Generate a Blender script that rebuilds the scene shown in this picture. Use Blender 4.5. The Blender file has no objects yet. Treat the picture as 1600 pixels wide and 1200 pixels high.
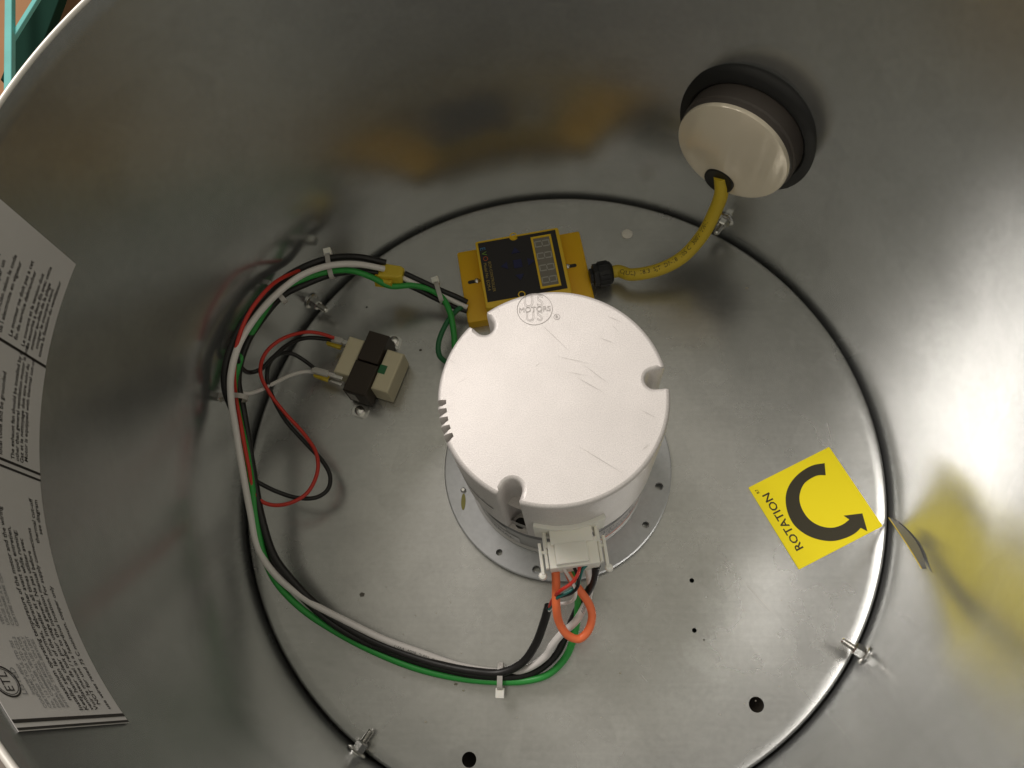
import bpy, bmesh, math, random
import numpy as np
from mathutils import Vector, Matrix

random.seed(7)
sc = bpy.context.scene
COL = sc.collection
S = 0.25                      # metres per plate radius: all coordinates below are in plate radii

# ------------------------------------------------------------------ camera
RC = np.array([[0.9975, 0.0132, -0.0692], [-0.0132, -0.9300, -0.3673], [-0.0692, 0.3673, -0.9275]])
CC = np.array([0.0277, -0.6640, 2.3637])
F = 1200.0
cam_d = bpy.data.cameras.new('camera'); cam = bpy.data.objects.new('camera', cam_d); COL.objects.link(cam)
cam_d.sensor_width = 36; cam_d.lens = F / 1600 * 36; cam_d.clip_start = 0.01; cam_d.clip_end = 60
m = Matrix.Identity(4)
for i in range(3):
    m[i][0] = RC[0][i]; m[i][1] = -RC[1][i]; m[i][2] = -RC[2][i]; m[i][3] = CC[i] * S
cam.matrix_world = m
sc.camera = cam

# ------------------------------------------------------------------ world and lamps
W = bpy.data.worlds.new('World'); sc.world = W; W.use_nodes = True
bg = W.node_tree.nodes['Background']
bg.inputs[0].default_value = (0.375, 0.352, 0.292, 1); bg.inputs[1].default_value = 1.0

def area(name, loc, target, size, power, color, sy=None):
    d = bpy.data.lights.new(name, 'AREA'); d.energy = power; d.color = color
    d.shape = 'RECTANGLE'; d.size = size; d.size_y = sy or size
    o = bpy.data.objects.new(name, d); COL.objects.link(o)
    o.location = loc
    o.rotation_euler = (Vector(target) - Vector(loc)).to_track_quat('-Z', 'Y').to_euler()
    return o
area('ceiling_lamp', (-1.27, 1.36, 2.2), (0, 0, 0.1), 1.15, 60, (1.0, 0.93, 0.89), 1.15)

sc.view_settings.view_transform = 'Standard'; sc.view_settings.look = 'None'
sc.view_settings.exposure = 0.1; sc.view_settings.gamma = 1.0

# ------------------------------------------------------------------ unprojection helpers (plate radii)
def ray(px, py):
    d = RC.T @ np.array([(px - 800) / F, (py - 600) / F, 1.0]); return d / np.linalg.norm(d)
def at(px, py, z):
    d = ray(px, py); q = CC + (z - CC[2]) / d[2] * d
    return Vector(q)
def inside(px, py, z, rmax=0.985):
    """point at height z, lifted along its sight line until it lies inside the wall"""
    for _ in range(80):
        q = at(px, py, z)
        if math.hypot(q.x, q.y) <= rmax: break
        z += 0.005
    return q
def onplane(px, py, p0, n):
    d = Vector(ray(px, py)); c = Vector(CC)
    return c + d * ((p0 - c).dot(n) / d.dot(n))
def pol(r, a, z): return Vector((r * math.cos(a), r * math.sin(a), z))
rad = math.radians

# ------------------------------------------------------------------ materials
def mat(name, col, rough=0.5, metal=0.0, var=0.0, scale=20.0, bump=0.0, bscale=120.0, spec=0.5, trans=0.0, sss=0.0, coat=0.0, rvar=0.0):
    mt = bpy.data.materials.new(name); mt.use_nodes = True
    nt = mt.node_tree; b = nt.nodes['Principled BSDF']
    b.inputs['Base Color'].default_value = (*col, 1); b.inputs['Roughness'].default_value = rough
    b.inputs['Metallic'].default_value = metal; b.inputs['Specular IOR Level'].default_value = spec
    b.inputs['Transmission Weight'].default_value = trans; b.inputs['Coat Weight'].default_value = coat
    if sss: b.inputs['Subsurface Weight'].default_value = sss; b.inputs['Subsurface Radius'].default_value = (0.004, 0.003, 0.002); b.inputs['Subsurface Scale'].default_value = 1.0
    tc = nt.nodes.new('ShaderNodeTexCoord')
    if var or rvar:
        n = nt.nodes.new('ShaderNodeTexNoise'); n.inputs['Scale'].default_value = scale; n.inputs['Detail'].default_value = 6; n.inputs['Roughness'].default_value = .65
        nt.links.new(tc.outputs['Object'], n.inputs['Vector'])
        if var:
            r = nt.nodes.new('ShaderNodeMapRange'); r.inputs['From Min'].default_value = .3; r.inputs['From Max'].default_value = .7
            r.inputs['To Min'].default_value = 1 - var; r.inputs['To Max'].default_value = 1 + var
            mx = nt.nodes.new('ShaderNodeVectorMath'); mx.operation = 'SCALE'; mx.inputs[0].default_value = col
            nt.links.new(n.outputs['Fac'], r.inputs['Value']); nt.links.new(r.outputs[0], mx.inputs['Scale'])
            nt.links.new(mx.outputs[0], b.inputs['Base Color'])
        if rvar:
            r = nt.nodes.new('ShaderNodeMapRange'); r.inputs['From Min'].default_value = .3; r.inputs['From Max'].default_value = .7
            r.inputs['To Min'].default_value = rough - rvar; r.inputs['To Max'].default_value = rough + rvar
            nt.links.new(n.outputs['Fac'], r.inputs['Value']); nt.links.new(r.outputs[0], b.inputs['Roughness'])
    if bump:
        n2 = nt.nodes.new('ShaderNodeTexNoise'); n2.inputs['Scale'].default_value = bscale; n2.inputs['Detail'].default_value = 4
        nt.links.new(tc.outputs['Object'], n2.inputs['Vector'])
        bp = nt.nodes.new('ShaderNodeBump'); bp.inputs['Strength'].default_value = bump; bp.inputs['Distance'].default_value = 0.001
        nt.links.new(n2.outputs['Fac'], bp.inputs['Height']); nt.links.new(bp.outputs[0], b.inputs['Normal'])
    return mt

def galvanised(name, col, rough, stain=0.15, metal=0.9, stretch=(1, 1, 1), streak=0.0):
    """zinc coated sheet: faint spangle, cloudy oxide, fine grain and darker spots"""
    mt = bpy.data.materials.new(name); mt.use_nodes = True
    nt = mt.node_tree; N = nt.nodes; L = nt.links; b = N['Principled BSDF']
    b.inputs['Metallic'].default_value = metal
    tc = N.new('ShaderNodeTexCoord'); mp = N.new('ShaderNodeMapping'); mp.inputs['Scale'].default_value = stretch
    L.new(tc.outputs['Object'], mp.inputs['Vector'])
    def noise(s, d, vec=mp.outputs[0]):
        n = N.new('ShaderNodeTexNoise'); n.inputs['Scale'].default_value = s; n.inputs['Detail'].default_value = d; n.inputs['Roughness'].default_value = .6
        L.new(vec, n.inputs['Vector']); return n
    def rng(src, a, bb, c, d):
        r = N.new('ShaderNodeMapRange'); r.inputs['From Min'].default_value = a; r.inputs['From Max'].default_value = bb
        r.inputs['To Min'].default_value = c; r.inputs['To Max'].default_value = d; L.new(src, r.inputs['Value']); return r.outputs[0]
    def mul(a, bb):
        q = N.new('ShaderNodeMath'); q.operation = 'MULTIPLY'; L.new(a, q.inputs[0]); L.new(bb, q.inputs[1]); return q.outputs[0]
    cloud = noise(9, 5); fine = noise(260, 3)
    vo = N.new('ShaderNodeTexVoronoi'); vo.inputs['Scale'].default_value = 45; L.new(mp.outputs[0], vo.inputs['Vector'])
    vc = N.new('ShaderNodeSeparateColor'); L.new(vo.outputs['Color'], vc.inputs[0])
    f = mul(rng(cloud.outputs['Fac'], .1, .9, 1 - stain * 1.6, 1 + stain * 1.4), rng(vc.outputs[0], 0, 1, .965, 1.035))
    f = mul(f, rng(fine.outputs['Fac'], .3, .7, .95, 1.05))
    if streak:
        m2 = N.new('ShaderNodeMapping'); m2.inputs['Scale'].default_value = (9, 420, 1); m2.inputs['Rotation'].default_value = (0, 0, .25)
        L.new(tc.outputs['Object'], m2.inputs['Vector'])
        f = mul(f, rng(noise(1.0, 4, m2.outputs[0]).outputs['Fac'], .1, .9, 1 - streak * 2, 1 + streak * 2))
    sc_ = N.new('ShaderNodeVectorMath'); sc_.operation = 'SCALE'; sc_.inputs[0].default_value = col
    L.new(f, sc_.inputs['Scale']); L.new(sc_.outputs[0], b.inputs['Base Color'])
    L.new(rng(cloud.outputs['Fac'], .1, .9, rough * .75, rough * 1.3), b.inputs['Roughness'])
    return mt

M = {}
M['wall'] = galvanised('galvanised_wall', (0.495, 0.508, 0.505), 0.215, 0.07, metal=.82)
M['plate'] = galvanised('galvanised_plate', (0.56, 0.56, 0.54), 0.26, 0.12, metal=.82, streak=.03)
M['flange'] = galvanised('flange_steel', (0.52, 0.53, 0.53), 0.36, 0.06, metal=.45)
M['rim'] = mat('rim_edge', (0.80, 0.77, 0.72), 0.45, 0.3)
M['cast'] = mat('cast_aluminium', (0.74, 0.705, 0.68), 0.42, 0.28, var=.05, scale=26, bump=.22, bscale=2600)
_nt = M['cast'].node_tree; _b = _nt.nodes['Principled BSDF']; _src = _b.inputs['Base Color'].links[0].from_socket
_n = _nt.nodes.new('ShaderNodeTexNoise'); _n.inputs['Scale'].default_value = 1500; _n.inputs['Detail'].default_value = 2
_nt.links.new([q for q in _nt.nodes if q.type == 'TEX_COORD'][0].outputs['Object'], _n.inputs['Vector'])
_r = _nt.nodes.new('ShaderNodeMapRange'); _r.inputs['From Min'].default_value = .25; _r.inputs['From Max'].default_value = .75; _r.inputs['To Min'].default_value = .86; _r.inputs['To Max'].default_value = 1.12
_nt.links.new(_n.outputs['Fac'], _r.inputs['Value'])
_m = _nt.nodes.new('ShaderNodeVectorMath'); _m.operation = 'SCALE'; _nt.links.new(_src, _m.inputs[0]); _nt.links.new(_r.outputs[0], _m.inputs['Scale']); _nt.links.new(_m.outputs[0], _b.inputs['Base Color'])
M['can'] = mat('motor_can', (0.46, 0.455, 0.44), 0.42, 0.55, var=.05)
M['dark'] = mat('dark_gap', (0.035, 0.033, 0.03), 0.7)
M['band'] = mat('motor_band', (0.16, 0.16, 0.16), 0.5, 0.3)
M['paper'] = mat('white_paper', (0.74, 0.72, 0.70), 0.45, var=.03)
M['label_stock'] = mat('label_stock', (0.54, 0.525, 0.51), 0.42, var=.03)
M['ink'] = mat('black_ink', (0.02, 0.017, 0.015), 0.6)
M['greyink'] = mat('grey_ink', (0.25, 0.25, 0.25), 0.6)
M['emboss'] = mat('emblem_edge', (0.48, 0.45, 0.43), 0.5, 0.3)
M['scratch'] = mat('scratch', (0.52, 0.49, 0.47), 0.5, 0.5)
M['nylon'] = mat('white_nylon', (0.95, 0.925, 0.83), 0.4, sss=.2)
M['nylon_clear'] = mat('clear_nylon', (0.78, 0.76, 0.70), 0.35, trans=.35)
M['orange'] = mat('orange_rubber', (1.0, 0.21, 0.07), 0.42)
M['black'] = mat('black_pvc', (0.014, 0.013, 0.012), 0.42, bump=.1)
M['white'] = mat('white_pvc', (0.82, 0.785, 0.745), 0.42, var=.04)
M['green'] = mat('green_pvc', (0.035, 0.36, 0.06), 0.4)
M['dgreen'] = mat('dark_green_pvc', (0.02, 0.16, 0.055), 0.42)
M['red'] = mat('red_pvc', (0.62, 0.035, 0.02), 0.42)
M['teal'] = mat('teal_pvc', (0.012, 0.16, 0.14), 0.4)
M['ycable'] = mat('yellow_cable', (0.66, 0.48, 0.03), 0.5, var=.06)
M['ybox'] = mat('yellow_plastic', (0.90, 0.52, 0.008), 0.42)
M['ybox_light'] = mat('yellow_plastic_edge', (0.92, 0.60, 0.03), 0.42)
M['yconn'] = mat('yellow_connector', (0.76, 0.57, 0.05), 0.35, sss=.1)
M['face'] = mat('black_face', (0.018, 0.015, 0.016), 0.38)
M['blue'] = mat('blue_print', (0.012, 0.014, 0.075), 0.4)
M['lblue'] = mat('light_blue_print', (0.06, 0.22, 0.42), 0.4)
M['lgreen'] = mat('green_print', (0.22, 0.40, 0.05), 0.4)
M['lorange'] = mat('orange_print', (0.5, 0.10, 0.03), 0.4)
M['yprint'] = mat('yellow_print', (0.45, 0.33, 0.08), 0.4)
M['lcd'] = mat('display_window', (0.23, 0.21, 0.175), 0.3)
M['seg'] = mat('display_segment', (0.44, 0.43, 0.38), 0.35)
def streaked(name, col, rough, metal):
    mt = mat(name, col, rough, metal); nt = mt.node_tree; b = nt.nodes['Principled BSDF']
    tc = nt.nodes.new('ShaderNodeTexCoord'); mp = nt.nodes.new('ShaderNodeMapping'); mp.inputs['Scale'].default_value = (34, 34, 1.2)
    n = nt.nodes.new('ShaderNodeTexNoise'); n.inputs['Scale'].default_value = 1.0; n.inputs['Detail'].default_value = 2.5
    nt.links.new(tc.outputs['Object'], mp.inputs[0]); nt.links.new(mp.outputs[0], n.inputs['Vector'])
    bp = nt.nodes.new('ShaderNodeBump'); bp.inputs['Strength'].default_value = .9; bp.inputs['Distance'].default_value = .004
    nt.links.new(n.outputs['Fac'], bp.inputs['Height']); nt.links.new(bp.outputs[0], b.inputs['Normal'])
    return mt
M['rubber'] = mat('black_rubber', (0.014, 0.014, 0.014), 0.5, bump=.2, bscale=60)
M['cap'] = streaked('cream_plug', (0.88, 0.79, 0.63), 0.2, 0.2)
M['tab'] = mat('grey_tab', (0.12, 0.12, 0.115), 0.4, 0.0)
M['collar'] = mat('dark_reflection_collar', (0.085, 0.072, 0.064), 0.4)  # plug side coloured dark to stand for the dark ceiling it reflects
M['plugwhite'] = mat('cream_plastic', (0.92, 0.88, 0.80), 0.4)
M['plate_scratch'] = mat('plate_scratch', (0.72, 0.70, 0.66), 0.5, 0.3)
M['stain'] = mat('stain', (0.14, 0.13, 0.11), 0.5, 0.5)
M['zinc'] = mat('zinc_bolt', (0.72, 0.71, 0.68), 0.22, 1.0)
M['bobbin'] = mat('cream_bobbin', (0.72, 0.65, 0.45), 0.5, sss=.1, var=.04)
M['core'] = mat('dark_lamination', (0.045, 0.034, 0.024), 0.5, 0.3)
M['sticker'] = mat('yellow_sticker', (1.0, 0.83, 0.0), 0.45)
M['sink'] = mat('sticker_ink', (0.032, 0.026, 0.008), 0.5)
M['tie'] = mat('tie_nylon', (0.70, 0.67, 0.62), 0.35, trans=.3)
M['teal_paint'] = mat('teal_paint', (0.11, 0.42, 0.40), 0.5, var=.1)
M['dgreen_paint'] = mat('dark_green_paint', (0.006, 0.028, 0.019), 0.9, spec=.1)
M['card'] = mat('cardboard', (0.30, 0.145, 0.06), 0.8, var=.12, scale=6)
M['concrete'] = mat('concrete', (0.20, 0.17, 0.145), 0.8, var=.2, scale=4, bump=.3)
M['olive'] = mat('olive_reflection', (0.30, 0.27, 0.035), 0.4)
M['crumb'] = mat('dry_crumb', (0.52, 0.48, 0.38), 0.8)

# ------------------------------------------------------------------ object helpers
def tag(o, label, cat, group=None):
    o['label'] = label; o['category'] = cat
    if group: o['group'] = group
    return o
def link(name, me, parent=None, loc=None):
    o = bpy.data.objects.new(name, me); COL.objects.link(o)
    if parent is not None: o.parent = parent
    if loc is not None: o.location = loc
    return o
ORG = {}
def thing(name, base, label, cat, group=None):
    o = link(name, None); o.location = Vector(base) * S; o.empty_display_size = .01
    tag(o, label, cat, group); ORG[o.name] = Vector(base); return o
def root_org(o):
    while o is not None:
        if o.name in ORG: return ORG[o.name]
        o = o.parent
    return Vector((0, 0, 0))
def obj(name, bm, mt, parent=None, smooth=True, base=None):
    """bmesh in world plate radii -> linked object in metres, relative to its thing"""
    org = root_org(parent) if parent is not None else (Vector(base) if base is not None else Vector((0, 0, 0)))
    for v in bm.verts: v.co = (v.co - org) * S
    bmesh.ops.recalc_face_normals(bm, faces=bm.faces[:])
    for f in bm.faces: f.smooth = smooth
    me = bpy.data.meshes.new(name); bm.to_mesh(me); bm.free()
    if isinstance(mt, (list, tuple)):
        for q in mt: me.materials.append(q)
    else: me.materials.append(mt)
    if smooth:
        try: me.set_sharp_from_angle(angle=rad(38))
        except Exception: pass
    o = link(name, me, parent)
    if parent is None: o.location = org * S; ORG[o.name] = org
    return o
def B(): return bmesh.new()

def add_grid(bm, rows, close_u=False, close_v=False):
    vs = [[bm.verts.new(p) for p in r] for r in rows]
    n, k = len(vs), len(vs[0]); out = []
    for i in range(n if close_v else n - 1):
        for j in range(k if close_u else k - 1):
            a, b, c, d = vs[i][j], vs[i][(j + 1) % k], vs[(i + 1) % n][(j + 1) % k], vs[(i + 1) % n][j]
            try: out.append(bm.faces.new((a, b, c, d)))
            except ValueError: pass
    return vs, out
def lathe(bm, prof, c, ax=(0, 0, 1), n=64, cap0=False, cap1=False, phase=0):
    """prof: (radius, height) along axis ax through c"""
    ax = Vector(ax).normalized(); u = ax.orthogonal().normalized(); v = ax.cross(u); c = Vector(c)
    rows = [[c + ax * h + (u * math.cos(2 * math.pi * j / n + phase) + v * math.sin(2 * math.pi * j / n + phase)) * r for j in range(n)] for r, h in prof]
    vs, _ = add_grid(bm, rows, close_u=True)
    if cap0: bm.faces.new(vs[0])
    if cap1: bm.faces.new(vs[-1])
def prism(bm, pts, z0, z1, fr=None, bev=0.0):
    """2-D outline extruded z0..z1 in frame fr (4x4) with a small chamfer on top"""
    fr = fr or Matrix.Identity(4)
    P = [Vector((x, y, 0)) for x, y in pts]; n = len(P)
    cen = sum(P, Vector()) / n
    rows = [[fr @ Vector((p.x, p.y, z0)) for p in P]]
    if bev:
        rows.append([fr @ Vector((p.x, p.y, z1 - bev)) for p in P])
        def ins(i, d):
            a, b, c = P[i - 1], P[i], P[(i + 1) % n]
            e1 = (b - a).normalized(); e2 = (c - b).normalized()
            s = 1 if area2 > 0 else -1
            n1 = Vector((-e1.y, e1.x, 0)) * s; n2 = Vector((-e2.y, e2.x, 0)) * s
            nn = (n1 + n2); L = nn.length
            if L < 1e-6: return b
            nn /= L
            return b + nn * d / max(.4, nn.dot(n1))
        area2 = sum(P[i].x * P[(i + 1) % n].y - P[(i + 1) % n].x * P[i].y for i in range(n))
        q = [ins(i, bev * .3) for i in range(n)]; rows.append([fr @ Vector((p.x, p.y, z1 - bev * .3)) for p in q])
        q = [ins(i, bev) for i in range(n)]; rows.append([fr @ Vector((p.x, p.y, z1)) for p in q])
    else: rows.append([fr @ Vector((p.x, p.y, z1)) for p in P])
    vs, _ = add_grid(bm, rows, close_u=True)
    bm.faces.new(vs[0]); f = bm.faces.new(vs[-1])
    if n > 4: bmesh.ops.triangulate(bm, faces=[f])
def box(bm, x0, x1, y0, y1, z0, z1, fr=None, bev=0.0):
    prism(bm, [(x0, y0), (x1, y0), (x1, y1), (x0, y1)], z0, z1, fr, bev)
def rrect(x0, x1, y0, y1, r, k=5):
    out = []
    for cx, cy, a0 in ((x1 - r, y0 + r, -90), (x1 - r, y1 - r, 0), (x0 + r, y1 - r, 90), (x0 + r, y0 + r, 180)):
        for i in range(k + 1):
            a = rad(a0 + 90 * i / k); out.append((cx + r * math.cos(a), cy + r * math.sin(a)))
    return out
def spline(pts, per=10):
    P = [Vector(p) for p in pts]
    P = [P[0] * 2 - P[1]] + P + [P[-1] * 2 - P[-2]]
    out = []
    for i in range(1, len(P) - 2):
        p0, p1, p2, p3 = P[i - 1:i + 3]
        t0 = 0; t1 = max((p1 - p0).length, 1e-6) ** .5; t2 = t1 + max((p2 - p1).length, 1e-6) ** .5; t3 = t2 + max((p3 - p2).length, 1e-6) ** .5
        for k in range(per):
            t = t1 + (t2 - t1) * k / per
            a1 = p0 * ((t1 - t) / (t1 - t0)) + p1 * ((t - t0) / (t1 - t0)); a2 = p1 * ((t2 - t) / (t2 - t1)) + p2 * ((t - t1) / (t2 - t1)); a3 = p2 * ((t3 - t) / (t3 - t2)) + p3 * ((t - t2) / (t3 - t2))
            b1 = a1 * ((t2 - t) / (t2 - t0)) + a2 * ((t - t0) / (t2 - t0)); b2 = a2 * ((t3 - t) / (t3 - t1)) + a3 * ((t - t1) / (t3 - t1))
            out.append(b1 * ((t2 - t) / (t2 - t1)) + b2 * ((t - t1) / (t2 - t1)))
    out.append(P[-2].copy()); return out
def frames(path, up=Vector((0, 0, 1))):
    fr = []; u = None
    for i, p in enumerate(path):
        t = (path[min(i + 1, len(path) - 1)] - path[max(i - 1, 0)]).normalized()
        if u is None: u = (up - t * up.dot(t)); u = u.normalized() if u.length > 1e-3 else t.orthogonal().normalized()
        else: u = (u - t * u.dot(t)).normalized()
        fr.append((p, t, u, t.cross(u)))
    return fr
def tube(bm, path, r, n=12):
    R_ = r if callable(r) else (lambda s: r)
    k = len(path); rows = []
    for i, (p, t, u, v) in enumerate(frames(path)):
        q = R_(i / (k - 1)); rows.append([p + (u * math.cos(2 * math.pi * j / n) + v * math.sin(2 * math.pi * j / n)) * q for j in range(n)])
    vs, _ = add_grid(bm, rows, close_u=True)
    bm.faces.new(vs[0]); bm.faces.new(vs[-1])
def frame(origin, x, z=(0, 0, 1)):
    z = Vector(z).normalized(); x = Vector(x); x = (x - z * x.dot(z)).normalized(); y = z.cross(x)
    m_ = Matrix.Identity(4)
    for i in range(3): m_[i][0] = x[i]; m_[i][1] = y[i]; m_[i][2] = z[i]; m_[i][3] = origin[i]
    return m_

_txt = {}
def text(body, size=1.0, align='LEFT', outline=0.0, sx=1.0, bold=0.0):
    key = (body, align, outline, bold)
    if key not in _txt:
        cu = bpy.data.curves.new('txt', 'FONT'); cu.body = body; cu.size = 1; cu.align_x = align; cu.resolution_u = 2; cu.offset = bold
        if outline: cu.fill_mode = 'NONE'; cu.bevel_depth = outline; cu.bevel_resolution = 0; cu.resolution_u = 4
        o = bpy.data.objects.new('txt', cu); COL.objects.link(o)
        dg = bpy.context.evaluated_depsgraph_get(); dg.update()
        me = bpy.data.meshes.new_from_object(o.evaluated_get(dg))
        _txt[key] = ([v.co.copy() for v in me.vertices], [tuple(p.vertices) for p in me.polygons])
        bpy.data.objects.remove(o); bpy.data.curves.remove(cu); bpy.data.meshes.remove(me)
    v, f = _txt[key]
    return [Vector((c.x * size * sx, c.y * size, c.z * size)) for c in v], f
def put(bm, vf, fn):
    vs = [bm.verts.new(fn(c)) for c in vf[0]]
    for f in vf[1]:
        try: bm.faces.new([vs[i] for i in f])
        except ValueError: pass
def twidth(vf): return max(c.x for c in vf[0]) if vf[0] else 0

# ================================================================== ROOM OUTSIDE THE HOUSING
bm = B(); box(bm, -14, 14, -14, 14, -0.62, -0.60)
o = obj('floor', bm, M['concrete'], smooth=False); o['kind'] = 'structure'

# ================================================================== HOUSING
RW = 1.0135; HR = 1.338
t = thing('fan_housing', (0, 0, -0.58), 'round galvanised sheet metal fan housing standing open around the motor', 'fan housing')
bm = B()
lathe(bm, [(RW, -.58), (RW, 0), (RW, .6), (RW, 1.292), (RW - .0016, 1.296), (RW - .0016, HR), (RW + .006, HR), (RW + .006, -.58)], (0, 0, 0), n=384)
obj('wall', bm, M['wall'], t)
bm = B(); path = [pol(RW + .0025, 2 * math.pi * i / 384, HR + .002) for i in range(384)]
rows = []
for i, p in enumerate(path):
    a = 2 * math.pi * i / 384
    rows.append([p + (Vector((math.cos(a), math.sin(a), 0)) * math.cos(b) + Vector((0, 0, 1)) * math.sin(b)) * .0052 for b in [2 * math.pi * j / 10 for j in range(10)]])
add_grid(bm, rows, close_u=True, close_v=True)
obj('rim', bm, M['rim'], t)

# ================================================================== BASE PLATE
def holed_disc(bm, r_out, holes, z, n=256):
    """flat disc with round holes: (x, y, radius)"""
    edges = []
    def ring(cx, cy, r, k):
        vs = [bm.verts.new((cx + r * math.cos(2 * math.pi * i / k), cy + r * math.sin(2 * math.pi * i / k), z)) for i in range(k)]
        return [bm.edges.new((vs[i], vs[(i + 1) % k])) for i in range(k)]
    edges += ring(0, 0, r_out, n)
    for x, y, r in holes: edges += ring(x, y, r, 20)
    bmesh.ops.triangle_fill(bm, edges=edges, use_beauty=True, normal=(0, 0, 1))
    for x, y, r in holes: lathe(bm, [(r, 0), (r * 1.0, -.014)], (x, y, z), n=20)
ph = []
for px, py, r in ((1182, 1101, .021), (733, 1187, .0205), (1081, 907, .0068), (1085, 985, .0068), (573, 480, .0035)):
    q = at(px, py, 0); ph.append((q.x, q.y, r))
bm = B(); holed_disc(bm, .968, ph, 0.0)
prof = [(.968, 0)] + [(.990 + .016 * math.sin(a), -.001 - .015 * (1 - math.cos(a)) + .001 * math.cos(a)) for a in [math.pi / 2 * k / 6 for k in range(1, 7)]] + [(1.006, -.10)]
lathe(bm, prof, (0, 0, 0), n=256)
o = obj('base_plate', bm, M['plate'], base=(0, 0, 0))
tag(o, 'round grey galvanised base plate with rolled edge at the bottom of the housing', 'metal plate')
plate = o
for p0, p1, w_ in (((1152, 898), (1216, 966), .0012), ((1168, 925), (1205, 960), .0009), ((1128, 876), (1150, 897), .0009), ((1292, 660), (1300, 690), .001), ((1000, 1052), (1012, 1066), .0009)):
    a = at(*p0, .0006); b = at(*p1, .0006); d_ = (b - a).normalized(); n_ = Vector((-d_.y, d_.x, 0)) * w_
    bm = B(); bm.faces.new([bm.verts.new(p) for p in (a, a.lerp(b, .4) + n_, b, a.lerp(b, .6) - n_)]); obj('scratch', bm, M['plate_scratch'], plate, smooth=False)
for px, py, r_ in ((657, 547, .006), (566, 929, .009), (1100, 1000, .003)):
    q = at(px, py, .0006); bm = B()
    bm.faces.new([bm.verts.new(q + Vector((math.cos(a) * r_ * random.uniform(.7, 1.1), math.sin(a) * r_ * random.uniform(.6, 1), 0))) for a in [2 * math.pi * i / 14 for i in range(14)]]); obj('stain', bm, M['stain'], plate, smooth=False)
q = at(980, 366, 0)
bm = B(); lathe(bm, [(.019, .0005), (.019, .0025), (.0165, .004)], q, n=28, cap1=True)
o = obj('hole_plug', bm, M['plugwhite'], base=q); tag(o, 'small round cream plug in the plate beyond the yellow cable', 'plug')

# ================================================================== MOTOR
MC = Vector((-.0022, -.0169, 0)); MR = .276
t = motor = thing('motor', MC, 'squat silver motor with notched round lid in the middle of the plate', 'motor')
fh = []
for px, py, r in ((1030, 760, .0125), (1009, 820, .0105), (780, 863, .010), (838, 890, .0125)):
    q = at(px, py, .036) - MC; fh.append((q.x, q.y, r))
bm = B(); holed_disc(bm, .350, fh, .036, 160)
lathe(bm, [(.350, .036), (.353, .0345), (.354, .032), (.354, .025), (.33, .024)], (0, 0, 0), n=160)
lathe(bm, [(.29, .024), (.29, .0005)], (0, 0, 0), n=100)
for v in bm.verts: v.co += MC
obj('flange', bm, M['flange'], t)
bm = B(); lathe(bm, [(.276, .037), (.276, .046), (.268, .048), (.268, .27), (.262, .275), (.262, .34)], MC, n=160)
obj('body', bm, M['can'], t)
# lid outline with three screw notches and five vent slots
NOT = [(132.5, .225), (8, .221), (-112, .226)]; NW = .0225
SL = [(-177.2 + i * 4.75) for i in range(5)]
def lid_r(a, z):
    """radius of the lid outline at angle a (deg), height z"""
    r = MR
    if .425 < z < .462:                                    # groove on the rear left half
        w = max(0, min(1, (abs(((a + 190) % 360) - 180) - 78) / -10 + 1)) if False else 0
    return r
def outline(z, inset=0.0):
    pts = []
    specials = []
    for a0, rin in NOT:
        half = math.degrees(math.asin((NW + .007) / MR)); specials.append((a0 - half, a0 + half, a0, rin, 'n'))
    if z > .5:
        for a0 in SL: specials.append((a0 - .2, a0 + 3.0, a0, MR - .022, 's'))
    def norm(x): return (x + 180) % 360 - 180
    R0 = MR - inset
    a = -180.0
    angs = []
    while a < 180: angs.append(a); a += 1.5
    angs = [x for x in angs if not any(0 <= (x - s[0]) % 360 <= (s[1] - s[0]) for s in specials)]
    ev = [(norm(x), [pol(R0, rad(x), z)]) for x in angs]
    for s0, s1, a0, rin, k in specials:
        if k == 'n':
            u = Vector((math.cos(rad(a0)), math.sin(rad(a0)), 0)); v = Vector((-u.y, u.x, 0)); w = NW + inset
            rc = rin + NW
            seq = [pol(R0 - .001, rad(s0), z), u * (R0 - .010) - v * (w + .001) + Vector((0, 0, z))]
            for i in range(11):
                b = math.pi * i / 10; seq.append(u * (rc - math.sin(b) * w) - v * math.cos(b) * w + Vector((0, 0, z)))
            seq += [u * (R0 - .010) + v * (w + .001) + Vector((0, 0, z)), pol(R0 - .001, rad(s1), z)]
            ev.append((norm(s0), seq))
        else:
            ev.append((norm(s0), [pol(R0, rad(s0), z), pol(rin, rad(s0 + .15), z), pol(rin, rad(s0 + 2.5), z), pol(rin + .006, rad(s0 + 3.0), z), pol(R0, rad(s0 + 4.0), z)]))
    ev.sort(key=lambda e: e[0])
    for _, s in ev: pts += s
    return pts
# (keep point counts equal between layers by using the same z flag)
bm = B()
rows = [outline(1, .011), outline(1, .0055), outline(1, .0018), outline(1, 0), outline(1, 0)]
for r_, z in zip(rows, (.664, .6625, .658, .651, .50)):
    for p in r_: p.z = z
vs, _ = add_grid(bm, [[p + MC for p in r_] for r_ in rows], close_u=True)
edges = [e for e in {bm.edges.get((vs[0][i], vs[0][(i + 1) % len(vs[0])])) for i in range(len(vs[0]))} if e]
bmesh.ops.triangle_fill(bm, edges=edges, use_beauty=True, normal=(0, 0, 1))
rows = [outline(.3, 0) for _ in range(2)]
for r_, z in zip(rows, (.50, .30)):
    for p in r_: p.z = z
add_grid(bm, [[p + MC for p in r_] for r_ in rows], close_u=True)
lathe(bm, [(.274, .30), (.272, .285), (.272, .272), (.24, .271)], MC, n=160)
lathe(bm, [(.2, .297), (.275, .297)], MC, n=120)         # ledge at the foot of the notches
lathe(bm, [(.2, .499), (.2545, .499)], MC, n=120)        # floor of the vent slots
lid = obj('lid', bm, M['cast'], t)
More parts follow.
